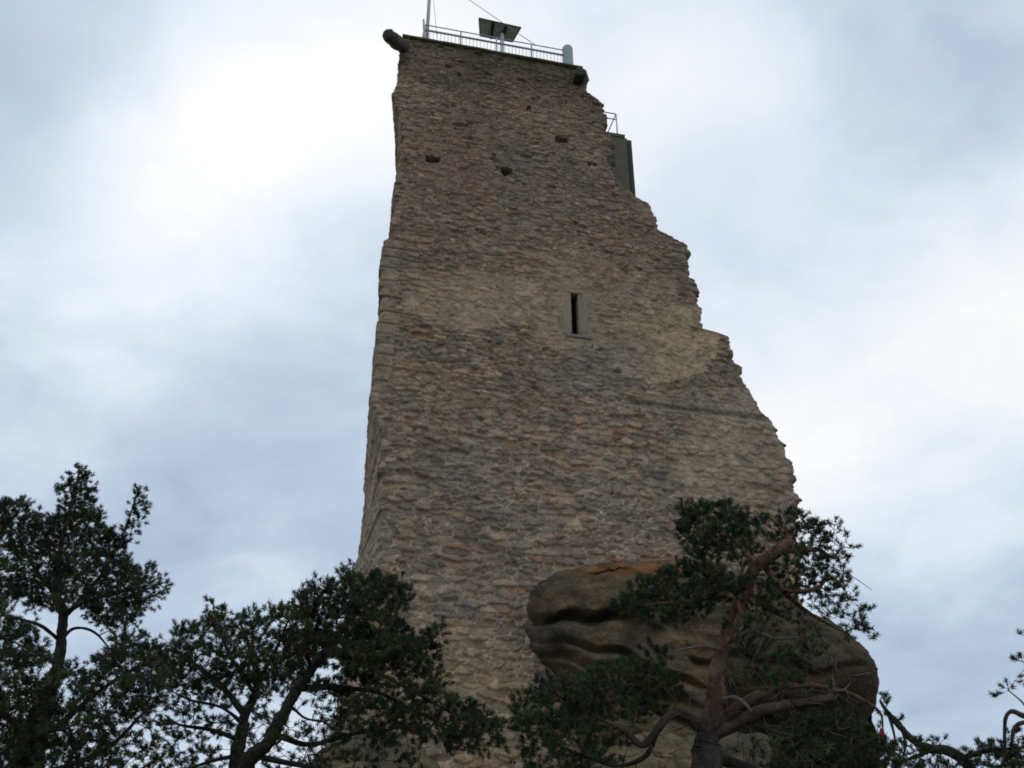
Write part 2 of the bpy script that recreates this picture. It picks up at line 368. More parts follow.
m = ((np.abs(pc - su) < sw + .07) & (np.abs(V3 - sv) < sh + .05)).astype(float) * isfront
disp = disp - 1.3 * m; C = C * (1 - m[..., None]) + .05 * m[..., None]
sidef = np.ones(nc); sidef[nF + nR + nB:] = .45; sidef = blur(np.tile(sidef, (1, 1)))
V = ringb + nrm * (disp * sidef)[..., None]
V[..., 2] += .02 * fbm(pos3 + 5, 6, 2)
V = V.reshape(-1, 3); id2 = np.arange(nr * nc).reshape(nr, nc); idn = np.roll(id2, -1, 1)
Q = np.stack([id2[:-1], idn[:-1], idn[1:], id2[1:]], -1).reshape(-1, 4)
# cap the top: strips toward the middle line
top = id2[-1]; ctr = V[top].mean(0); V = np.vstack([V, ctr[None]]); ci_ = len(V) - 1
mid = V[top] * .5 + ctr * .5; b0 = len(V); V = np.vstack([V, mid]); mi = b0 + np.arange(nc); min_ = np.roll(mi, -1)
Q = np.vstack([Q, np.stack([top, np.roll(top, -1), min_, mi], -1)])
cols = np.vstack([C.reshape(-1, 3), np.tile([.1, .1, .05], (1 + nc, 1))])
mi2 = mi.reshape(-1, 2)
tower = empty('stone_tower', 'tall ruined rubble stone tower with stepped broken right edge, standing on rock', 'tower', (W0[0] + 5, W0[1] + 2, ZB))
np_mesh('wall', V, Q, m_stone, tower, True, cols)
# slit window dressing
slit = MB()
def slab(mb, u, v, hu, hv, off0, off1): mb.box(W0 + DW * u + BK * (off0 + off1) / 2 + np.array([0, 0, v]), DW * hu, BK * (off1 - off0) / 2, (0, 0, hv))
fr = MB(); fr_l = [(su - sw - .17, sv, .168, sh + .02), (su + sw + .20, sv, .195, sh + .02)]
def rough_slab(mb, u, v, hu, hv, o0, o1, col, seed):
    n = 9; g = np.linspace(-1, 1, n); A, B = np.meshgrid(g, g, indexing='ij')
    e = np.maximum(np.abs(A), np.abs(B)) ** 8
    P = W0 + DW * (u + A[..., None] * hu) + np.array([0, 0, 1]) * (v + B[..., None] * hv) + BK * o0
    P = P + BK * (e[..., None] * .02 + .02 * fbm(P + seed, 4, 3)[..., None])
    R = P + BK * (o1 - o0); i = np.arange(n * n).reshape(n, n); Q = [np.stack([i[:-1, :-1], i[1:, :-1], i[1:, 1:], i[:-1, 1:]], -1).reshape(-1, 4)]
    Q.append(Q[0][:, ::-1] + n * n)
    bd = np.concatenate([i[:-1, 0], i[-1, :-1], i[:0:-1, -1], i[0, :0:-1]]); bn = np.roll(bd, -1)
    Q.append(np.stack([bn, bd, bd + n * n, bn + n * n], -1))
    mb.add(np.vstack([P.reshape(-1, 3), R.reshape(-1, 3)]), np.vstack(Q), col)
for q, (a, b, c, d) in enumerate(((su - sw - .16, sv, .13, sh + .03), (su + sw + .18, sv, .15, sh + .03))):
    mb = MB(); rough_slab(mb, a, b, c, d, -.035 - .004 * q, .5, (.31, .235, .16) if q == 0 else (.26, .215, .165), q * 3); mb.build('slit_jamb', m_stone, tower)
mb = MB(); rough_slab(mb, su + .02, sv + sh + .09, sw + .22, .075, -.045, .5, (.30, .235, .16), 8); mb.build('slit_lintel', m_stone, tower)
mb = MB(); rough_slab(mb, su + .08, sv - sh - .08, sw + .30, .06, -.075, .5, (.20, .18, .155), 11); mb.build('slit_sill', m_stone, tower)
# stone spout at the upper left corner, stub at the right
p0 = on(409, 52, .5); p1 = at(388, 35, 22.9); 
mb = MB(); mb.tube([p0, p0 * .6 + p1 * .4, p0 * .15 + p1 * .85, p1, p1 + (p1 - p0) * .03], [.24, .235, .225, .19, .08], 14, .25, 5, (.085, .08, .07)); mb.build('water_spout', m_rock, tower)
q0 = on(578, 86, .3); q1 = on(581, 72, -.45)
mb = MB(); mb.tube([q0 + np.array([0, .6, 0]), q0, q0 * .5 + q1 * .5, q1, q1 + (q1 - q0) * .08], [.24, .25, .23, .19, .08], 12, .5, 4, (.075, .075, .055), seed=4); mb.build('corbel_stump', m_rock, tower)
# overgrown slab on the wall head
ut = wall_uv(577, 67)[0]; mb = MB(); ns = 60
us = np.linspace(-.02, interp(ZTOP, uR) - .05, ns); P = []
for k_, (o_, z_) in enumerate([(-.10, 0), (-.13, .07), (-.07, .13), (9, .13), (9, 0)]):
    c = W0 + us[:, None] * DW + BK * o_; c[:, 2] = ZTOP + z_ + .003
    if k_ >= 3: t_ = np.linspace(0, 1, ns)[:, None]; c[:, :2] = (BL[-1] * (1 - t_) + BR[-1] * t_)[:, :2]
    if k_ < 3: c = c + (BK * 1 + np.array([0, 0, .7])) * (.10 * fbm(np.stack([us, us * 0 + k_, us * 0], 1), 2.5, 4))[:, None]
    P.append(c)
P = np.array(P); i = np.arange(5 * ns).reshape(5, ns); Q = []
for a in range(5): b = (a + 1) % 5; Q.append(np.stack([i[a, :-1], i[b, :-1], i[b, 1:], i[a, 1:]], -1))
Q = np.vstack(Q + [np.array([[i[0, 0], i[2, 0], i[3, 0], i[4, 0]], [i[4, -1], i[3, -1], i[2, -1], i[0, -1]]])])
mb.add(P.reshape(-1, 3), Q); mb.build('coping', m_moss, tower)

# ------------------------------------------------------------------ stair turret behind the broken edge
tu0, tv1, _ = wall_uv(590, 126, 1.2); tu1 = wall_uv(627, 139, 1.2)[0]; tz1 = wall_uv(627, 138.5, 1.2)[1]; tz0 = wall_uv(632, 215, 1.2)[1]
tur = empty('stair_turret', 'plain grey-green rendered turret head behind the upper right broken edge', 'turret', W0 + DW * tu0 + BK * 1.2 + np.array([0, 0, tz0]))
mb = MB(); slab(mb, (tu0 + tu1) / 2, (tz0 + tz1) / 2, (tu1 - tu0) / 2, (tz1 - tz0) / 2, 1.2, 3.6); mb.build('wall', m_concrete, tur, False)
mb = MB(); slab(mb, (tu0 + tu1) / 2 - .03, tz1 + .07, (tu1 - tu0) / 2 - .05, .068, 1.17, 3.63); mb.build('coping', m_moss, tur, False)
mb = MB(); slab(mb, tu1 + .075, (tz0 + tz1) / 2 - .1, .072, (tz1 - tz0) / 2, 1.16, 3.5); mb.build('dark_edge_strip', m_dark, tur, False)  # dark strip along the turret's right edge
for (hx, hy) in ((612.5, 147), (612.5, 156), (613, 164)):
    a, b, _ = wall_uv(hx, hy, 1.2); mb = MB(); slab(mb, a, b, .085, .10, 1.185, 1.4); mb.build('shaded_gap', m_dark, tur, False)  # dark blocks standing in for the shaded gaps beside the turret

def rod(mb, a, b, r, n=8): mb.tube([a, b], [r, r], n)
lr = empty('landing_railing', 'short pipe railing on top of the turret at the broken edge', 'railing', W0 + DW * tu0 + BK * 1.6 + np.array([0, 0, tz1 + .13]))
def onz(x, y, off): return on(x, y, off)
pa = onz(616, 114, 1.6); ua, va, _ = wall_uv(616, 114, 1.6)
for j, (dz, nm) in enumerate(((0, 'top_rail'), (-.28, 'mid_rail'))):
    mb = MB(); a = pa + np.array([0, 0, dz]); rod(mb, a - DW * 1.6, a, .022); mb.build(nm, m_steel, lr)
for j in (0, .55, 1.1):
    mb = MB(); a = pa - DW * j; b = a.copy(); b[2] = tz1 + .13; rod(mb, b, a, .024); mb.build('post', m_steel, lr)
mb = MB(); rod(mb, pa, pa + BK * 1.5, .022); mb.build('side_rail', m_steel, lr)

# ------------------------------------------------------------------ things on the roof
ZR = ZTOP + .13; SB = .55
ul, zl, pl_ = wall_uv(425, 24.0, SB); ur, zr, pr_ = wall_uv(566, 51.5, SB)
zt = (zl + zr) / 2; zm = wall_uv(490, 36 + 4.6, SB)[1]
rail = empty('roof_railing', 'long thin metal railing with upright bars along the tower top', 'railing', W0 + DW * ul + BK * SB + np.array([0, 0, ZR]))
def rp(u, z, off=SB): return W0 + DW * u + BK * off + np.array([0, 0, z])
zm = zt - .26
mb = MB(); rod(mb, rp(ul, zt), rp(ur, zt), .020); mb.build('top_rail', m_steel, rail)
mb = MB(); rod(mb, rp(ul, zm), rp(ur, zm), .038); mb.build('mid_rail', m_steel, rail)
mb = MB(); rod(mb, rp(ul, ZR + .06), rp(ur, ZR + .06), .018); mb.build('bottom_rail', m_steel, rail)
nb = 40
for i_ in range(nb):
    u = ul + (ur - ul) * (i_ + .5) / nb; mb = MB(); rod(mb, rp(u, ZR + .06), rp(u, zm), .0095, 5); mb.build('baluster', m_steel, rail)
for i_ in range(5):
    u = ul + (ur - ul) * i_ / 4; mb = MB(); rod(mb, rp(u, ZR - .05), rp(u, zt), .028); mb.build('post', m_steel, rail)
mb = MB(); rod(mb, rp(ul, zt), rp(ul, zt, 2.2), .02); rod(mb, rp(ul, zm), rp(ul, zm, 2.2), .03); mb.build('side_rail', m_steel, rail)

um = wall_uv(427, 36, .75)[0]; zmast = wall_uv(430, -62, .75)[1]
mast = empty('flag_mast', 'slim pale steel mast at the left end of the roof railing', 'mast', rp(um, ZR, .75))
mb = MB(); mb.tube([rp(um, ZR, .75), rp(um, (ZR + zmast) / 2, .75), rp(um, zmast, .75)], [.068, .062, .045], 12); mb.build('pole', m_pale, mast)
zw = wall_uv(432, -26, .75)[1]
mb = MB(); rod(mb, rp(um, zw, .75), on(536, 45.5, SB + .02), .012, 6); mb.build('guy_wire', m_steel, mast)
mb = MB(); rod(mb, rp(um, zw + .2, .75), on(437, 38, .6), .010, 6); mb.build('guy_wire', m_steel, mast)
a = on(423.6, 19.5, .7); b = on(424, 30, .7); mb = MB(); rod(mb, a, b, .035); mb.build('bracket', m_steel, mast)
mb = MB(); rod(mb, (a + b) / 2, rp(um, ((a + b) / 2)[2], .75), .022); mb.build('bracket_arm', m_steel, mast)

A_ = at(479, 18, 26.0); B_ = at(521, 27.5, 26.35); C_ = at(512.5, 42, 27.0); D_ = at(480, 36, 26.65)
sp = empty('solar_panel', 'tilted solar panel on a pale post, seen from its green underside', 'solar panel', (A_ + B_ + C_ + D_) / 4 * np.array([1, 1, 0]) + np.array([0, 0, ZR]))
nn = np.cross(B_ - A_, D_ - A_); nn /= np.linalg.norm(nn); nn = nn if nn[2] > 0 else -nn
mb = MB(); lo = [A_, B_, C_, D_]; hi = [p + nn * .04 for p in lo]
mb.add(lo + hi, [(0, 1, 2, 3), (7, 6, 5, 4), (0, 4, 5, 1), (1, 5, 6, 2), (2, 6, 7, 3), (3, 7, 4, 0)]); mb.build('panel', m_panel, sp, False)
for t in (.34, .66):
    a = A_ * (1 - t) + B_ * t - nn * .035; b = D_ * (1 - t) + C_ * t - nn * .035; mb = MB()
    d = (b - a) / 2; sx = np.cross(d, nn); sx = sx / np.linalg.norm(sx) * .05; mb.box((a + b) / 2, d * 1.06, sx, nn * .03); mb.build('support_rib', m_dark, sp, False)
for (a, b) in ((A_, B_), (B_, C_), (C_, D_), (D_, A_)):
    mb = MB(); rod(mb, a, b, .022, 6); mb.build('frame_edge', m_dark, sp)
pc0 = (A_ + B_ + C_ + D_) / 4 - nn * .07 + (C_ - A_) * .12; pb = pc0.copy(); pb[2] = ZR - .05
mb = MB(); mb.tube([pb, pc0], [.085, .085], 14); mb.build('post', m_pale, sp)

hb = rp(wall_uv(568, 66, .62)[0], ZR - .03, .62); ht = wall_uv(567, 46.5, .62)[1]
hs = MB(); R_ = .20
pr = [(R_ * .98, 0), (R_, .02), (R_, ht - hb[2] - R_ * .8)] + [(R_ * math.cos(a), ht - hb[2] - R_ * .8 + R_ * .8 * math.sin(a)) for a in np.linspace(.15, 1.5, 8)]
hs.tube([hb + np.array([0, 0, z]) for r, z in pr], [r for r, z in pr], 24)
hc = empty('domed_housing', 'grey-green round-topped cylinder at the right end of the railing', 'housing', hb)
hs.build('casing', m_housing, hc)
mb = MB(); mb.tube([hb + np.array([0, 0, .0]), hb + np.array([0, 0, .06])], [R_ + .03, R_ + .03], 24); mb.build('base_ring', m_housing, hc)

# ------------------------------------------------------------------ rocks
def pillow(name, label, outline, centre, front, off, colfn, mat=m_rock, nphi=300, nrho=150, sculpt=None, back=2.0, cat='rock', nz=.35):
    """rock with a traced silhouette, its own distance (off from the wall plane), thickness and sculpted strata"""
    uc, vc, pcn = wall_uv(centre[0], centre[1], off); O = np.array([wall_uv(x, y, off)[:2] for x, y in outline])
    ang = np.arctan2(O[:, 1] - vc, O[:, 0] - uc); rad = np.hypot(O[:, 0] - uc, O[:, 1] - vc); o = np.argsort(ang); ang, rad = ang[o], rad[o]
    ph = np.linspace(-math.pi, math.pi, nphi, endpoint=False); r = np.interp(ph, np.concatenate([ang - 2 * math.pi, ang, ang + 2 * math.pi]), np.tile(rad, 3))
    for _ in range(2): r = .25 * np.roll(r, 1) + .5 * r + .25 * np.roll(r, -1)
    t = np.linspace(0, 1, nrho); th = t * math.pi * .999 + .0005          # 0 front pole -> pi back pole
    rho = np.sin(th) ** .75; dep = -np.sign(np.cos(th)) * np.abs(np.cos(th)) ** .8
    U = uc + r[None] * rho[:, None] * np.cos(ph)[None]; Vv = vc + r[None] * rho[:, None] * np.sin(ph)[None]
    D = np.where(dep < 0, dep * front, dep * back)[:, None] * np.ones((1, nphi))
    P = W0 + U[..., None] * DW + BK * (off + D)[..., None]; P[..., 2] = Vv
    fw = np.clip(-dep, 0, 1)[:, None] ** .3
    if sculpt is not None:
        X, Y = project(P); P = P + BK * (sculpt(X, Y, P) * fw)[..., None]
    ctr = W0 + uc * DW + BK * off; ctr[2] = vc
    nn = P - ctr; nn /= np.linalg.norm(nn, axis=-1)[..., None] + 1e-6
    Ps = P * np.array([1, 1, 1.8])
    P = P + nn * (nz * 2 * fbm(Ps, .55, 5)[..., None] + .10 * fbm(P * np.array([1, 1, 1.6]), 2.2, 5)[..., None] + .12 * fbm(P * np.array([.6, .6, 2.6]), 1.6, 5)[..., None] + .16 * fbm(P, 5, 5)[..., None])
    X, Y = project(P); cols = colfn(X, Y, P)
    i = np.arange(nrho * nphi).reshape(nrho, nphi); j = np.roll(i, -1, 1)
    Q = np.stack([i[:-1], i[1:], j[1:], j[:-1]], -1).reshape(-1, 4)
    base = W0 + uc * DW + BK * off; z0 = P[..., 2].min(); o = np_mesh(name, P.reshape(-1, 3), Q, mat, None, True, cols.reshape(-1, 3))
    o['label'] = label; o['category'] = cat
    if name == 'boulder': o['group'] = 'boulders at the tower foot'
    return o
def rockcol(X, Y, P):
    a = sstep(-.12, .15, fbm(P * np.array([1, 1, 2.2]), .7, 5))[..., None]; b = sstep(.0, .18, fbm(P + 40, .9, 4))[..., None]; c = sstep(.02, .2, fbm(P + 90, 1.4, 4))[..., None]
    C = np.array([.15, .11, .065]) * (1 - a) + np.array([.085, .072, .052]) * a
    C = C * (1 - .6 * b) + np.array([.145, .095, .05]) * .6 * b
    C = C * (1 - .6 * c) + np.array([.055, .058, .04]) * .6 * c
    w = (np.exp(-((Y - 568 - .0 * X) / 7) ** 2) * sstep(560, 600, X) * sstep(740, 680, X))[..., None]
    C = C * (1 - .75 * w) + np.array([.25, .105, .035]) * .8 * w
    w = (sstep(-.05, .12, fbm(P + 7, 1.3, 3)) * sstep(800, 840, X) * sstep(760, 640, Y))[..., None]
    C = C * (1 - .5 * w) + np.array([.17, .10, .05]) * .5 * w
    C = C * (.72 + 1.3 * fbm(P * np.array([1, 1, 1.7]) + 3, 2.6, 6))[..., None]
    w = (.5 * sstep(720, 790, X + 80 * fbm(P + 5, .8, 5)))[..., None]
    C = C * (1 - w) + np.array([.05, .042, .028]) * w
    w = (.65 * sstep(700, 735, Y + 60 * fbm(P, 1, 4)) * sstep(730, 790, X))[..., None]  # shade under the overhang, painted into the rock colour at lower right
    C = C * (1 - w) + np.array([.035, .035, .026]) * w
    w = (.7 * sstep(640, 690, Y) * sstep(760, 690, X))[..., None]
    C = C * (1 - .5 * w) + np.array([.20, .145, .075]) * .5 * w
    return C
def sculpt(X, Y, P):
    s = 0
    def gro(y0, sl, x0, x1, w, d):
        wob = 5 * np.sin(X / 23.) + 3 * np.sin(X / 9. + 1)
        q = (Y - (y0 + sl * (X - x0)) + wob) / w
        return d * np.exp(-np.abs(q) * .9) * sstep(-.7, .3, q) * 1.05 * sstep(x0 - 6, x0 + 12, X) * sstep(x1 + 30, x1 - 30, X)
    s = s + gro(607, .10, 524, 640, 7, 1.0) + gro(626, .30, 524, 700, 3.5, .5) + gro(640, .36, 530, 690, 6, .6) + gro(662, .45, 560, 700, 4, .5)
    s = s + gro(572, .03, 560, 700, 2.2, .25)
    s = s + gro(655, .05, 690, 860, 6, .35) + gro(716, .02, 716, 900, 95, 2.4)
    return s
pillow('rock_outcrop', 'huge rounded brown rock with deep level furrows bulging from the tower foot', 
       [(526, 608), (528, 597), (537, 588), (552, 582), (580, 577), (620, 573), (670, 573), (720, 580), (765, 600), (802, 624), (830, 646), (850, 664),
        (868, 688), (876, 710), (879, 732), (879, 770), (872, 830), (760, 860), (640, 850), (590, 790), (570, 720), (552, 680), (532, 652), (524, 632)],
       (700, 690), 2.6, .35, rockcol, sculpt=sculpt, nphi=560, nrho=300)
def lightcol(X, Y, P):
    a = sstep(-.12, .15, fbm(P, .9, 5))[..., None]; return (np.array([.19, .145, .085]) * (1 - a) + np.array([.09, .08, .055]) * a) * (.8 + .8 * fbm(P, 4, 4)[..., None])
pillow('boulder', 'tan flat-topped boulder low in front of the furrowed rock, behind the gnarled pine', [(590, 760), (620, 742), (680, 736), (740, 738), (780, 744), (796, 768), (800, 830), (700, 860), (600, 840)], (700, 800), .9, -2.6, lightcol, back=1.5, nphi=260, nrho=130, nz=.35)
pillow('boulder', 'mossy pale boulder under the tower\'s lower left corner', [(312, 762), (330, 748), (350, 742), (385, 738), (420, 745), (440, 762), (445, 830), (380, 860), (320, 840)], (380, 800), .9, -.9, lightcol, back=2, nphi=260, nrho=130, nz=.4)

# ------------------------------------------------------------------ pines
def inpoly(x, y, P):
    c = False; n = len(P)
    for i in range(n):
        x0, y0 = P[i]; x1, y1 = P[(i + 1) % n]
        if (y0 > y) != (y1 > y) and x < (x1 - x0) * (y - y0) / (y1 - y0) + x0: c = not c
    return c
GREEN = [np.array([.034, .062, .024]), np.array([.046, .078, .026]), np.array([.027, .05, .025]), np.array([.062, .080, .026])]
def pine(name, label, Y, trunk, limbs, polys, seed, group='pines in front of the tower', base=None, tone=1.0, dead=(), barkz=None, lw=1.0):
    """trunk / limbs: [(px, py, depth offset, width px)...]; polys: (outline, spacing px, depth half-range, layers, shoots)"""
    rg = np.random.default_rng(seed); sc = Y / 1000.
    def T(line): 
        P = np.array([at(x, y, Y + d) for x, y, d, w in line]); R = np.array([w * .5 * np.linalg.norm(p - cam_o) / 1060. for p, (x, y, d, w) in zip(P, line)]); return P, R
    P, R = T(trunk)
    b = base if base is not None else (P[0][0], P[0][1]); gz = float(terrain(b[0], b[1])) - .12
    P = np.vstack([[b[0], b[1], gz], [b[0] * .9 + P[0][0] * .1, b[1] * .9 + P[0][1] * .1, gz + .25], P]); R = np.concatenate([[R[0] * 1.5, R[0] * 1.18], R])
    root = empty(name, label, 'pine tree', (b[0], b[1], gz + .12), group)
    def bark(Pts, i0):
        return None
    def limb_mesh(P, R, nm, k, parent, sub=6, n=12, dead=False):
        mb = MB(); Ps, Rs = smooth_line(P, R, sub)
        Ps = Ps + (np.stack([fbm(Ps + 3 * c + seed, 2.2, 3) for c in range(3)], 1)) * np.minimum(Rs * 1.6, .06)[:, None]
        mb.tube(Ps, Rs, n, .28, 1, (1, 1, 1), k)
        V = np.concatenate(mb.v); i_n = len(Ps)
        ctr_ = np.repeat(Ps, n, axis=0); dv = V[:len(ctr_)] - ctr_; rl = np.linalg.norm(dv, axis=1)[:, None] + 1e-6
        V[:len(ctr_)] += dv / rl * (np.minimum(rl * .22, .022) * 2.4 * fbm(V[:len(ctr_)] * np.array([1, 1, .4]), 16, 3)[:, None]); mb.v = [V]
        h = sstep(0.0, 1.0, (V[:, 2] - (barkz if barkz is not None else gz + 3.0)) / 1.2 + .9 * fbm(V, 2.5, 3))
        c = np.array([.048, .041, .036]) * (1 - h[:, None]) + np.array([.16, .082, .055]) * h[:, None]
        if dead: c = np.array([.125, .105, .09]) * (.7 + .6 * (fbm(V, 5, 3) + .5)[:, None])
        else: c = c * np.clip(.85 + 2.2 * fbm(V * np.array([1, 1, .45]), 11, 4), .35, 1.6)[:, None]
        mb.c = [c * lw]; return mb.build(nm, m_bark, parent)
    limb_mesh(P, R, 'trunk', 0, root, 22, 36)
    nodes = list(smooth_line(P[2:], R[2:], 6)[0]); nodr = list(smooth_line(P[2:], R[2:], 6)[1])
    cut = int(len(nodes) * .35); nodes, nodr = nodes[cut:], nodr[cut:]
    for k, l in enumerate(limbs):
        p, r = T(l); limb_mesh(p, r, 'branch', k + 1, root, 5, 10)
        a, c = smooth_line(p, r, 5); nodes += list(a[2:]); nodr += list(c[2:])
    for k, l in enumerate(dead):
        p, r = T(l); limb_mesh(p, r, 'dead_branch', k + 40, root, 5, 7, True)
    # foliage pads
    pads = []
    for (poly, spc, dh, layers, shoots) in polys:
        xs = [p[0] for p in poly]; ys = [p[1] for p in poly]
        for _ in range(layers):
            acc = []; tries = 0; A = (max(xs) - min(xs)) * (max(ys) - min(ys)); 
            while tries < A / spc ** 2 * 8:
                tries += 1; x = rg.uniform(min(xs), max(xs)); y = rg.uniform(min(ys), max(ys))
                if not inpoly(x, y, poly): continue
                if any((x - a) ** 2 + (y - c) ** 2 < spc * spc for a, c in acc): continue
                acc.append((x, y)); pads.append((at(x, y, Y + rg.uniform(-dh, dh)), spc * sc, shoots))
    nodes = np.array(nodes); nodr = np.array(nodr)
    d0 = [np.min(np.linalg.norm(nodes - p[0], axis=1)) for p in pads]; order = np.argsort(d0)
    tw = MB(); SP_, SD, SC = [], [], []
    root_pt = nodes.mean(0)
    for oi in order:
        c, s, ns = pads[oi]; dd = np.linalg.norm(nodes - c, axis=1) + .25 * np.maximum(nodes[:, 2] - c[2], 0)
        j = int(np.argmin(dd)); q = nodes[j]; L_ = np.linalg.norm(c - q); r0 = min(nodr[j] * .7, .006 + .011 * L_)
        m1 = q * .6 + c * .4 + rg.normal(0, .07, 3) * L_ + np.array([0, 0, .04 * L_]); m2 = q * .2 + c * .8 + rg.normal(0, .05, 3) * L_
        Ps, Rs = smooth_line(np.array([q, m1, m2, c]), np.array([r0, r0 * .75, r0 * .5, .004]), 3)
        tw.tube(Ps, Rs, 5, 0, 1, (.085, .06, .045)); 
        nodes = np.vstack([nodes, Ps[2:]]); nodr = np.concatenate([nodr, Rs[2:]])
        ax = c - q; ax /= np.linalg.norm(ax) + 1e-6
        if ns == 0:
            e = c + (ax + rg.normal(0, .6, 3)) * s * .8; tw.tube([c, e], [.004, .002], 4, 0, 1, (.10, .08, .065)); e = Ps[-3] + (ax + rg.normal(0, .8, 3)) * s; tw.tube([Ps[-3], e], [.004, .002], 4, 0, 1, (.10, .08, .065)); continue
        n_ = max(3, int(ns * rg.uniform(.6, 1.3))); ph_tone = rg.integers(0, 4); tn_ = rg.uniform(.6, 1.15)
        for i in range(n_):
            st = Ps[int(len(Ps) * rg.uniform(.55, 1)) - 1]
            dr = rg.normal(0, 1, 3); dr /= np.linalg.norm(dr); dr = dr * np.array([1, 1, .75]) + ax * .35 + np.array([0, 0, .30]); dr /= np.linalg.norm(dr)
            e = st + dr * s * rg.uniform(.35, 1.0); up_ = dr + np.array([0, 0, .35]); up_ /= np.linalg.norm(up_)
            tw.tube([st, st * .5 + e * .5 + rg.normal(0, .01, 3), e], [.004, .003, .0025], 3, 0, 1, (.09, .065, .045))
            SP_.append(e - up_ * .03); SD.append(up_); SC.append(GREEN[ph_tone] * tn_ * rg.uniform(.7, 1.3) * tone)
    SP_ = np.array(SP_); SD = np.array(SD); SC = np.array(SC); K = 44; n = len(SP_)
    t = rg.uniform(0, .055, (n, K)); th = rg.uniform(0, 2 * math.pi, (n, K)); al = rg.uniform(.4, 1.45, (n, K)); ln = rg.uniform(.026, .048, (n, K))
    X = np.cross(SD, np.array([.3, .8, .1])); X /= np.linalg.norm(X, axis=1)[:, None]; Yv = np.cross(SD, X)
    rad = np.cos(th)[..., None] * X[:, None] + np.sin(th)[..., None] * Yv[:, None]; nd = rad * np.sin(al)[..., None] + SD[:, None] * np.cos(al)[..., None]
    side = np.cross(nd, rg.normal(0, 1, (n, K, 3))); side /= np.linalg.norm(side, axis=-1)[..., None]
    b0 = SP_[:, None] + SD[:, None] * t[..., None]; w = .0029
    tri = np.stack([b0 - side * w, b0 + side * w, b0 + nd * ln[..., None] + side * w * .5, b0 + nd * ln[..., None] - side * w * .5], 2).reshape(-1, 3)
    cc = np.repeat(SC, K * 4, axis=0)
    crown = np_mesh('crown', tri, np.arange(len(tri)).reshape(-1, 4), m_needle, root, False, cc)
    t_ = tw.build('twigs', m_bark, crown) if False else None
    tw_o = MB(); tw_o.v, tw_o.f, tw_o.c, tw_o.n = tw.v, tw.f, tw.c, tw.n
    to = tw_o.build('twigs', m_bark, root); to.parent = crown
    print(label, 'pads', len(pads), 'shoots', n)
    return root
cam_o = np.array([0, 0, CAMZ])

pine('pine_tree', 'tall bushy pine at the far left with two pointed leaders', 12.0,
     [(34, 860, 0, 16), (36, 768, 0, 14), (48, 700, 0, 12), (60, 657, 0, 10), (64, 616, 0, 8.5), (57, 590, 0, 7), (62, 545, 0, 5), (72, 505, 0, 3.2), (79, 473, 0, 1.6)],
     [[(64, 618, 0, 5), (80, 600, .2, 4), (105, 570, .3, 3), (125, 530, .3, 2), (137, 495, .3, 1.2)],
      [(64, 612, 0, 4.5), (90, 600, -.3, 3.5), (120, 592, -.4, 3), (150, 585, -.4, 1.5)],
      [(60, 600, 0, 4.5), (35, 570, .3, 3.5), (15, 530, .3, 2)],
      [(60, 640, 0, 4), (40, 625, -.3, 3), (5, 615, -.4, 2)],
      [(62, 640, 0, 3.5), (75, 628, .2, 3), (95, 632, .3, 2.2), (115, 655, .3, 1.4)],
      [(58, 660, 0, 3), (40, 655, .2, 2.2), (10, 640, .3, 1.4)]],
     [([(78, 466), (88, 478), (94, 500), (92, 520), (62, 520), (63, 482)], 10, .25, 3, 8),
      ([(62, 515), (98, 515), (112, 532), (122, 560), (140, 575), (145, 605), (120, 625), (100, 622), (75, 605), (50, 610), (20, 600), (-15, 610), (-15, 505), (15, 502), (32, 510), (50, 520)], 13, .9, 5, 11),
      ([(137, 488), (146, 505), (138, 530), (128, 550), (112, 560), (112, 545), (128, 520)], 9, .2, 2, 7),
      ([(120, 560), (145, 565), (162, 578), (166, 592), (152, 606), (135, 610), (125, 590)], 12, .35, 2, 8),
      ([(105, 620), (130, 612), (152, 625), (145, 650), (118, 660), (108, 640)], 13, .4, 1, 8)], 11, tone=.9, lw=.7)
pine('pine_tree', 'dense dark pine crown filling the bottom left corner', 9.6,
     [(10, 900, 0, 18), (14, 800, 0, 15), (24, 740, 0, 11), (40, 700, .1, 8), (60, 672, .2, 4)],
     [[(24, 745, 0, 8), (60, 725, .3, 6), (100, 690, .4, 4), (140, 665, .4, 2)],
      [(18, 780, 0, 7), (60, 770, -.3, 5), (110, 745, -.4, 4), (155, 700, -.4, 2)],
      [(24, 740, 0, 7), (-5, 700, -.3, 5), (-15, 660, -.3, 3)],
      [(16, 800, 0, 7), (70, 805, .3, 5), (130, 775, .4, 3), (165, 755, .4, 2)]],
     [([(-15, 605), (15, 615), (35, 645), (60, 668), (90, 668), (108, 650), (125, 640), (148, 645), (160, 655), (158, 690), (140, 715), (120, 722), (105, 750), (90, 790), (-15, 790)], 15, .7, 4, 10),
      ([(140, 650), (165, 658), (168, 680), (150, 700), (158, 735), (150, 790), (100, 790), (120, 740), (135, 720)], 16, .6, 2, 8)], 12, tone=.95, lw=.7)
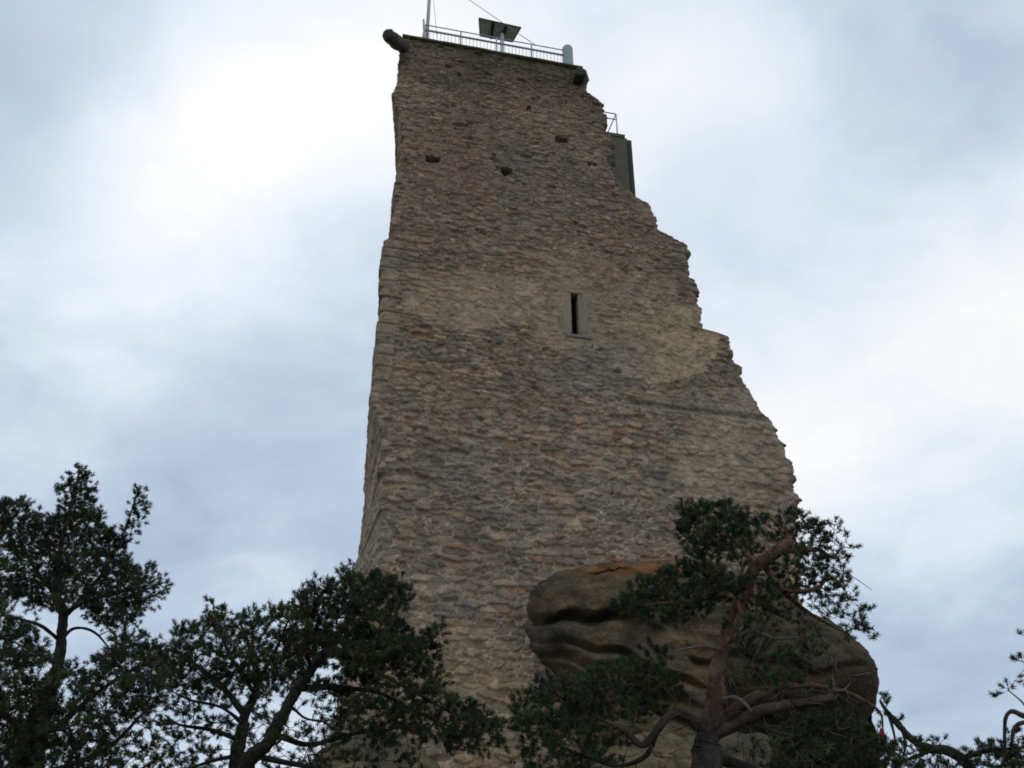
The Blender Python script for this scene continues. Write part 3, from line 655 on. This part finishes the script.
pine('pine_tree', 'spreading flat-crowned pine against the sky left of the tower', 11.0,
     [(232, 880, 0, 16), (236, 768, 0, 13), (244, 718, 0, 10), (255, 690, 0, 7), (250, 650, 0, 4), (240, 622, 0, 2)],
     [[(244, 715, 0, 7), (225, 690, .2, 5), (200, 668, .3, 4), (175, 650, .3, 2)],
      [(246, 710, 0, 6), (262, 675, -.3, 4.5), (280, 640, -.4, 3), (290, 615, -.4, 1.5)],
      [(252, 690, 0, 5), (230, 655, -.2, 3.5), (216, 620, -.2, 2), (213, 600, -.2, 1.2)],
      [(240, 740, 0, 5), (210, 730, .3, 4), (180, 725, .3, 2.5), (165, 715, .3, 1.5)],
      [(238, 755, 0, 5), (215, 760, -.2, 3.5), (190, 768, -.2, 2)],
      [(243, 725, 0, 4), (222, 708, -.3, 3), (190, 700, -.4, 2), (170, 690, -.4, 1.2)]],
     [([(165, 644), (180, 630), (200, 627), (222, 612), (244, 613), (276, 609), (300, 610), (322, 630), (322, 665), (300, 680), (270, 690), (235, 688), (205, 690), (175, 685), (160, 670)], 13, .8, 4, 10),
      ([(207, 598), (214, 593), (222, 606), (224, 620), (204, 620)], 9, .15, 1, 6),
      ([(160, 690), (235, 692), (225, 730), (215, 785), (160, 785)], 15, .7, 3, 7),
      ([(255, 700), (275, 700), (262, 745), (250, 740)], 18, .5, 1, 5)], 13, lw=.75)
pine('pine_tree', 'leaning pine whose dark crown overlaps the tower\'s lower left corner', 10.0,
     [(225, 900, 0, 19), (244, 775, 0, 15.5), (268, 742, 0, 13.5), (290, 702, 0, 11.5), (309, 674, 0, 10), (330, 648, 0, 8), (350, 615, 0, 5), (360, 585, 0, 2)],
     [[(300, 688, 0, 7), (335, 688, .3, 5), (380, 694, .5, 4), (425, 716, .5, 3), (480, 738, .4, 1.5)],
      [(325, 655, 0, 6), (365, 650, .3, 5), (400, 645, .4, 3.5), (432, 636, .4, 1.6)],
      [(311, 672, 0, 5), (305, 640, -.3, 4), (310, 605, -.3, 2)],
      [(278, 735, 0, 6), (310, 745, .3, 5), (350, 735, .4, 4), (400, 728, .4, 2)],
      [(262, 757, 0, 6), (300, 765, -.2, 5), (350, 775, -.3, 3)],
      [(340, 640, 0, 5), (372, 668, -.2, 4), (410, 690, -.3, 3), (450, 712, -.3, 2)],
      [(290, 705, 0, 3), (305, 718, .3, 2.5), (325, 722, .3, 2)]],
     [([(300, 600), (315, 587), (336, 582), (346, 574), (371, 574), (399, 581), (406, 595), (400, 625), (410, 645), (380, 665), (345, 665), (325, 650), (305, 635)], 13, .7, 4, 10),
      ([(400, 625), (420, 634), (441, 630), (441, 641), (427, 655), (405, 655)], 12, .3, 2, 8),
      ([(345, 655), (425, 650), (438, 676), (455, 700), (476, 711), (495, 728), (460, 745), (420, 735), (385, 745), (357, 732), (340, 728), (335, 690)], 14, .8, 3, 10),
      ([(470, 712), (504, 728), (506, 748), (480, 757), (450, 750)], 13, .4, 2, 8),
      ([(300, 745), (345, 735), (420, 745), (430, 790), (300, 790)], 18, .6, 2, 6), ([(225, 790), (240, 700), (290, 680), (330, 690), (320, 735), (290, 790)], 17, .7, 2, 6), ([(318, 745), (345, 700), (335, 745)], 12, .4, 1, 6),
      ([(296, 640), (325, 650), (330, 690), (315, 700), (300, 680)], 14, .5, 2, 7)], 14, tone=.85, lw=.7)
D = 9.3
pine('pine_tree', 'gnarled twisted pine with bare reddish limbs before the rock', D,
     [(700, 900, 0, 37), (705, 768, 0, 29), (706, 741, 0, 23), (714, 702, 0, 18.5), (718, 663, 0, 15), (728, 634, 0, 13), (739, 612, 0, 15), (745, 596, 0, 12.5), (748, 580, 0, 13), (757, 566, 0, 12), (768, 558, 0, 12), (784, 548, -.05, 11), (789, 541, 0, 8), (780, 528, .1, 4), (770, 518, .1, 2)],
     [[(712, 737, 0, 13), (735, 724, -.1, 12), (752, 715, -.2, 11.5), (785, 705, -.3, 10), (811, 701, -.3, 9), (828, 697, -.3, 7), (831, 683, -.3, 4)],
      [(714, 728, .1, 11), (733, 710, .2, 10), (752, 698, .2, 9), (778, 689, .2, 8), (802, 686, .2, 6), (825, 688, .2, 5), (848, 693, .2, 4), (870, 704, .2, 3), (881, 714, .2, 2.4), (883, 731, .2, 1.6)],
      [(784, 550, 0, 7), (806, 551, -.1, 5), (819, 549, -.1, 4), (832, 556, -.1, 2.5), (842, 548, -.1, 1.5)],
      [(764, 562, 0, 7), (779, 587, .2, 5.5), (797, 603, .3, 4.5), (815, 617, .3, 3), (840, 630, .3, 2)],
      [(768, 570, .1, 5), (784, 588, -.2, 4.5), (802, 591, -.2, 4), (819, 587, -.2, 3.5), (831, 576, -.2, 2.5), (845, 590, -.2, 2)],
      [(760, 566, 0, 7), (746, 555, .1, 5), (735, 542, .2, 4), (720, 534, .2, 3), (705, 520, .2, 2)],
      [(745, 600, 0, 7), (731, 590, -.1, 6), (722, 596, -.15, 4), (700, 600, -.2, 3.5), (665, 603, -.3, 3), (635, 606, -.3, 2)],
      [(700, 730, 0, 12), (686, 716, -.1, 10), (670, 716, -.2, 9), (658, 731, -.2, 8), (643, 744, -.2, 7), (628, 732, -.25, 6), (612, 724, -.3, 4), (585, 712, -.3, 3), (555, 700, -.3, 2)],
      [(658, 733, -.2, 6), (645, 756, 0, 5), (615, 765, .1, 4), (570, 750, .2, 3), (540, 735, .2, 2)],
      [(709, 712, 0, 6), (690, 695, .2, 5), (660, 680, .3, 4), (630, 672, .3, 2)],
      [(715, 760, 0, 11), (745, 768, .2, 9), (790, 790, .3, 5)],
      [(742, 606, 0, 5), (736, 622, -.15, 4), (728, 640, -.2, 3), (716, 655, -.2, 1.5)],
      [(748, 592, 0, 6), (738, 602, -.18, 6), (742, 618, -.2, 4), (733, 640, -.2, 2)]],
     [([(675, 522), (685, 505), (703, 507), (724, 500), (733, 512), (748, 524), (740, 545), (712, 552), (692, 548), (680, 540)], 12, .45, 3, 9),
      ([(740, 520), (772, 517), (797, 512), (815, 519), (818, 532), (800, 545), (770, 545), (745, 548)], 13, .5, 2, 8),
      ([(609, 604), (629, 589), (656, 577), (687, 565), (719, 569), (725, 592), (703, 612), (672, 620), (648, 618), (621, 612)], 12, .5, 3, 9),
      ([(797, 518), (815, 519), (820, 540), (828, 560), (820, 590), (806, 590), (798, 560)], 12, .4, 2, 7),
      ([(828, 523), (838, 522), (845, 532), (855, 542), (846, 553), (853, 566), (845, 585), (828, 585), (824, 560), (820, 540)], 12, .4, 2, 6),
      ([(806, 588), (845, 583), (853, 600), (864, 606), (864, 618), (873, 632), (868, 640), (850, 637), (832, 622), (815, 610)], 12, .4, 2, 6),
      ([(512, 704), (531, 695), (539, 684), (566, 677), (578, 680), (605, 668), (629, 662), (656, 667), (678, 686), (665, 700), (641, 716), (617, 715), (600, 725), (560, 730), (518, 725)], 13, .6, 3, 9),
      ([(518, 722), (600, 720), (620, 745), (610, 785), (523, 785)], 14, .6, 2, 8),
      ([(632, 650), (650, 643), (675, 652), (668, 660), (640, 660)], 13, .3, 1, 6),
      ([(735, 620), (790, 600), (815, 640), (805, 685), (750, 688)], 16, .5, 2, 7), ([(700, 548), (745, 545), (790, 555), (805, 600), (770, 612), (735, 600), (700, 585)], 15, .5, 2, 8),
      ([(720, 600), (735, 575), (760, 590), (745, 640), (725, 640)], 18, .3, 1, 4),
      ([(750, 735), (860, 705), (890, 740), (885, 790), (760, 790)], 19, .6, 1, 6), ([(775, 735), (840, 722), (895, 745), (895, 790), (775, 790)], 13, .5, 3, 9), ([(740, 600), (820, 620), (845, 680), (860, 740), (860, 785), (740, 785), (725, 690)], 13, .7, 2, 0), ([(620, 690), (700, 700), (700, 780), (610, 780)], 14, .6, 1, 0)], 15, tone=1.0,
     dead=[[(727, 641, -.1, 5), (746, 633, -.15, 4.5), (759, 633, -.2, 4), (776, 639, -.2, 3.5), (800, 639, -.2, 2), (811, 655, -.2, 1.6), (815, 670, -.2, 1)],
           [(722, 699, -.15, 4), (735, 698, -.25, 4), (745, 704, -.3, 3.5), (752, 712, -.3, 3)],
           [(722, 650, -.1, 4), (705, 646, -.2, 3), (687, 648, -.2, 2.6), (672, 652, -.2, 1.5)],
           [(828, 690, -.3, 3), (843, 690, -.35, 2.6), (850, 683, -.35, 1.4)],
           [(815, 560, .1, 1.2), (850, 575, .1, .9), (872, 590, .1, .5)],
           [(853, 676, .1, 2), (870, 673, .1, 1.8)],
           [(776, 588, .25, 4), (770, 612, .25, 3), (762, 640, .25, 3), (752, 662, .25, 2)],
           [(812, 620, .3, 3), (825, 645, .3, 2.6), (838, 672, .3, 2)]], barkz=2.9)
pine('pine_tree', 'low scrubby pine with a drooping bough right of the rock', 10.5,
     [(1010, 900, 0, 14), (985, 800, 0, 12), (960, 758, 0, 9), (930, 748, 0, 8), (914, 741, 0, 7), (900, 727, 0, 6), (887, 711, 0, 4), (880, 700, 0, 2)],
     [[(889, 716, 0, 3), (893, 730, 0, 2.6), (896, 744, 0, 2)], [(901, 728, 0, 3), (905, 742, 0, 2.6), (904, 756, 0, 2)],
      [(958, 760, 0, 5), (990, 750, -.2, 4), (1020, 748, -.2, 2)], [(930, 750, 0, 4), (912, 758, .2, 3), (895, 765, .2, 2)]],
     [([(880, 698), (890, 697), (893, 712), (883, 716)], 7, .1, 1, 3), ([(897, 712), (908, 716), (902, 722)], 7, .1, 1, 3),
      ([(898, 752), (912, 745), (945, 750), (975, 750), (1000, 747), (1035, 745), (1035, 790), (890, 790)], 13, .6, 2, 8),
      ([(915, 738), (930, 735), (945, 745), (930, 750)], 10, .2, 1, 4), ([(970, 750), (985, 738), (997, 745), (985, 755)], 10, .2, 1, 4)], 16)
pine('pine_tree', 'pine at the far right edge with a hooked reddish bough', 10.0,
     [(1110, 900, 0, 24), (1105, 800, 0, 20), (1095, 740, 0, 16), (1085, 690, 0, 13), (1070, 640, 0, 8), (1060, 600, 0, 3)],
     [[(1090, 725, 0, 7), (1050, 722, -.1, 6), (1026, 716, -.2, 5), (1012, 711, -.2, 4), (1005, 716, -.2, 3.4), (1004, 730, -.2, 3), (1005, 748, -.2, 2)],
      [(1040, 720, -.1, 5), (1022, 722, -.2, 4), (1013, 728, -.2, 3), (1011, 745, -.2, 2)],
      [(1080, 680, 0, 6), (1050, 672, .2, 4), (1026, 665, .2, 2)], [(1030, 716, -.2, 2), (1022, 702, -.2, 1.5), (1008, 690, -.2, 1)]],
     [([(1014, 650), (1024, 644), (1100, 610), (1100, 690), (1030, 688), (1018, 684)], 14, .4, 1, 6),
      ([(998, 692), (1010, 684), (1014, 690), (1004, 698)], 8, .1, 1, 3), ([(1005, 735), (1060, 735), (1060, 790), (1000, 790)], 13, .5, 2, 8)], 17, lw=1.2)

# small red cloth caught at the rock's right edge
a = at(882.5, 735, 9.46); mb = MB(); gx = np.linspace(-1, 1, 7)
A2, B2 = np.meshgrid(gx, gx, indexing='ij'); Pm = a + np.stack([A2 * .017 * (1 - .3 * B2 + .25 * np.sin(B2 * 3)), .012 * np.sin(A2 * 4 + B2), B2 * .058], -1)
i = np.arange(49).reshape(7, 7); q = np.stack([i[:-1, :-1], i[1:, :-1], i[1:, 1:], i[:-1, 1:]], -1).reshape(-1, 4)
mb.add(np.vstack([Pm.reshape(-1, 3), Pm.reshape(-1, 3) + [0, .006, 0]]), np.vstack([q, q[:, ::-1] + 49]))
o = mb.build('marker_ribbon', m_red); o['label'] = 'small red ribbon hanging among branches at the rock\'s right edge'; o['category'] = 'ribbon'
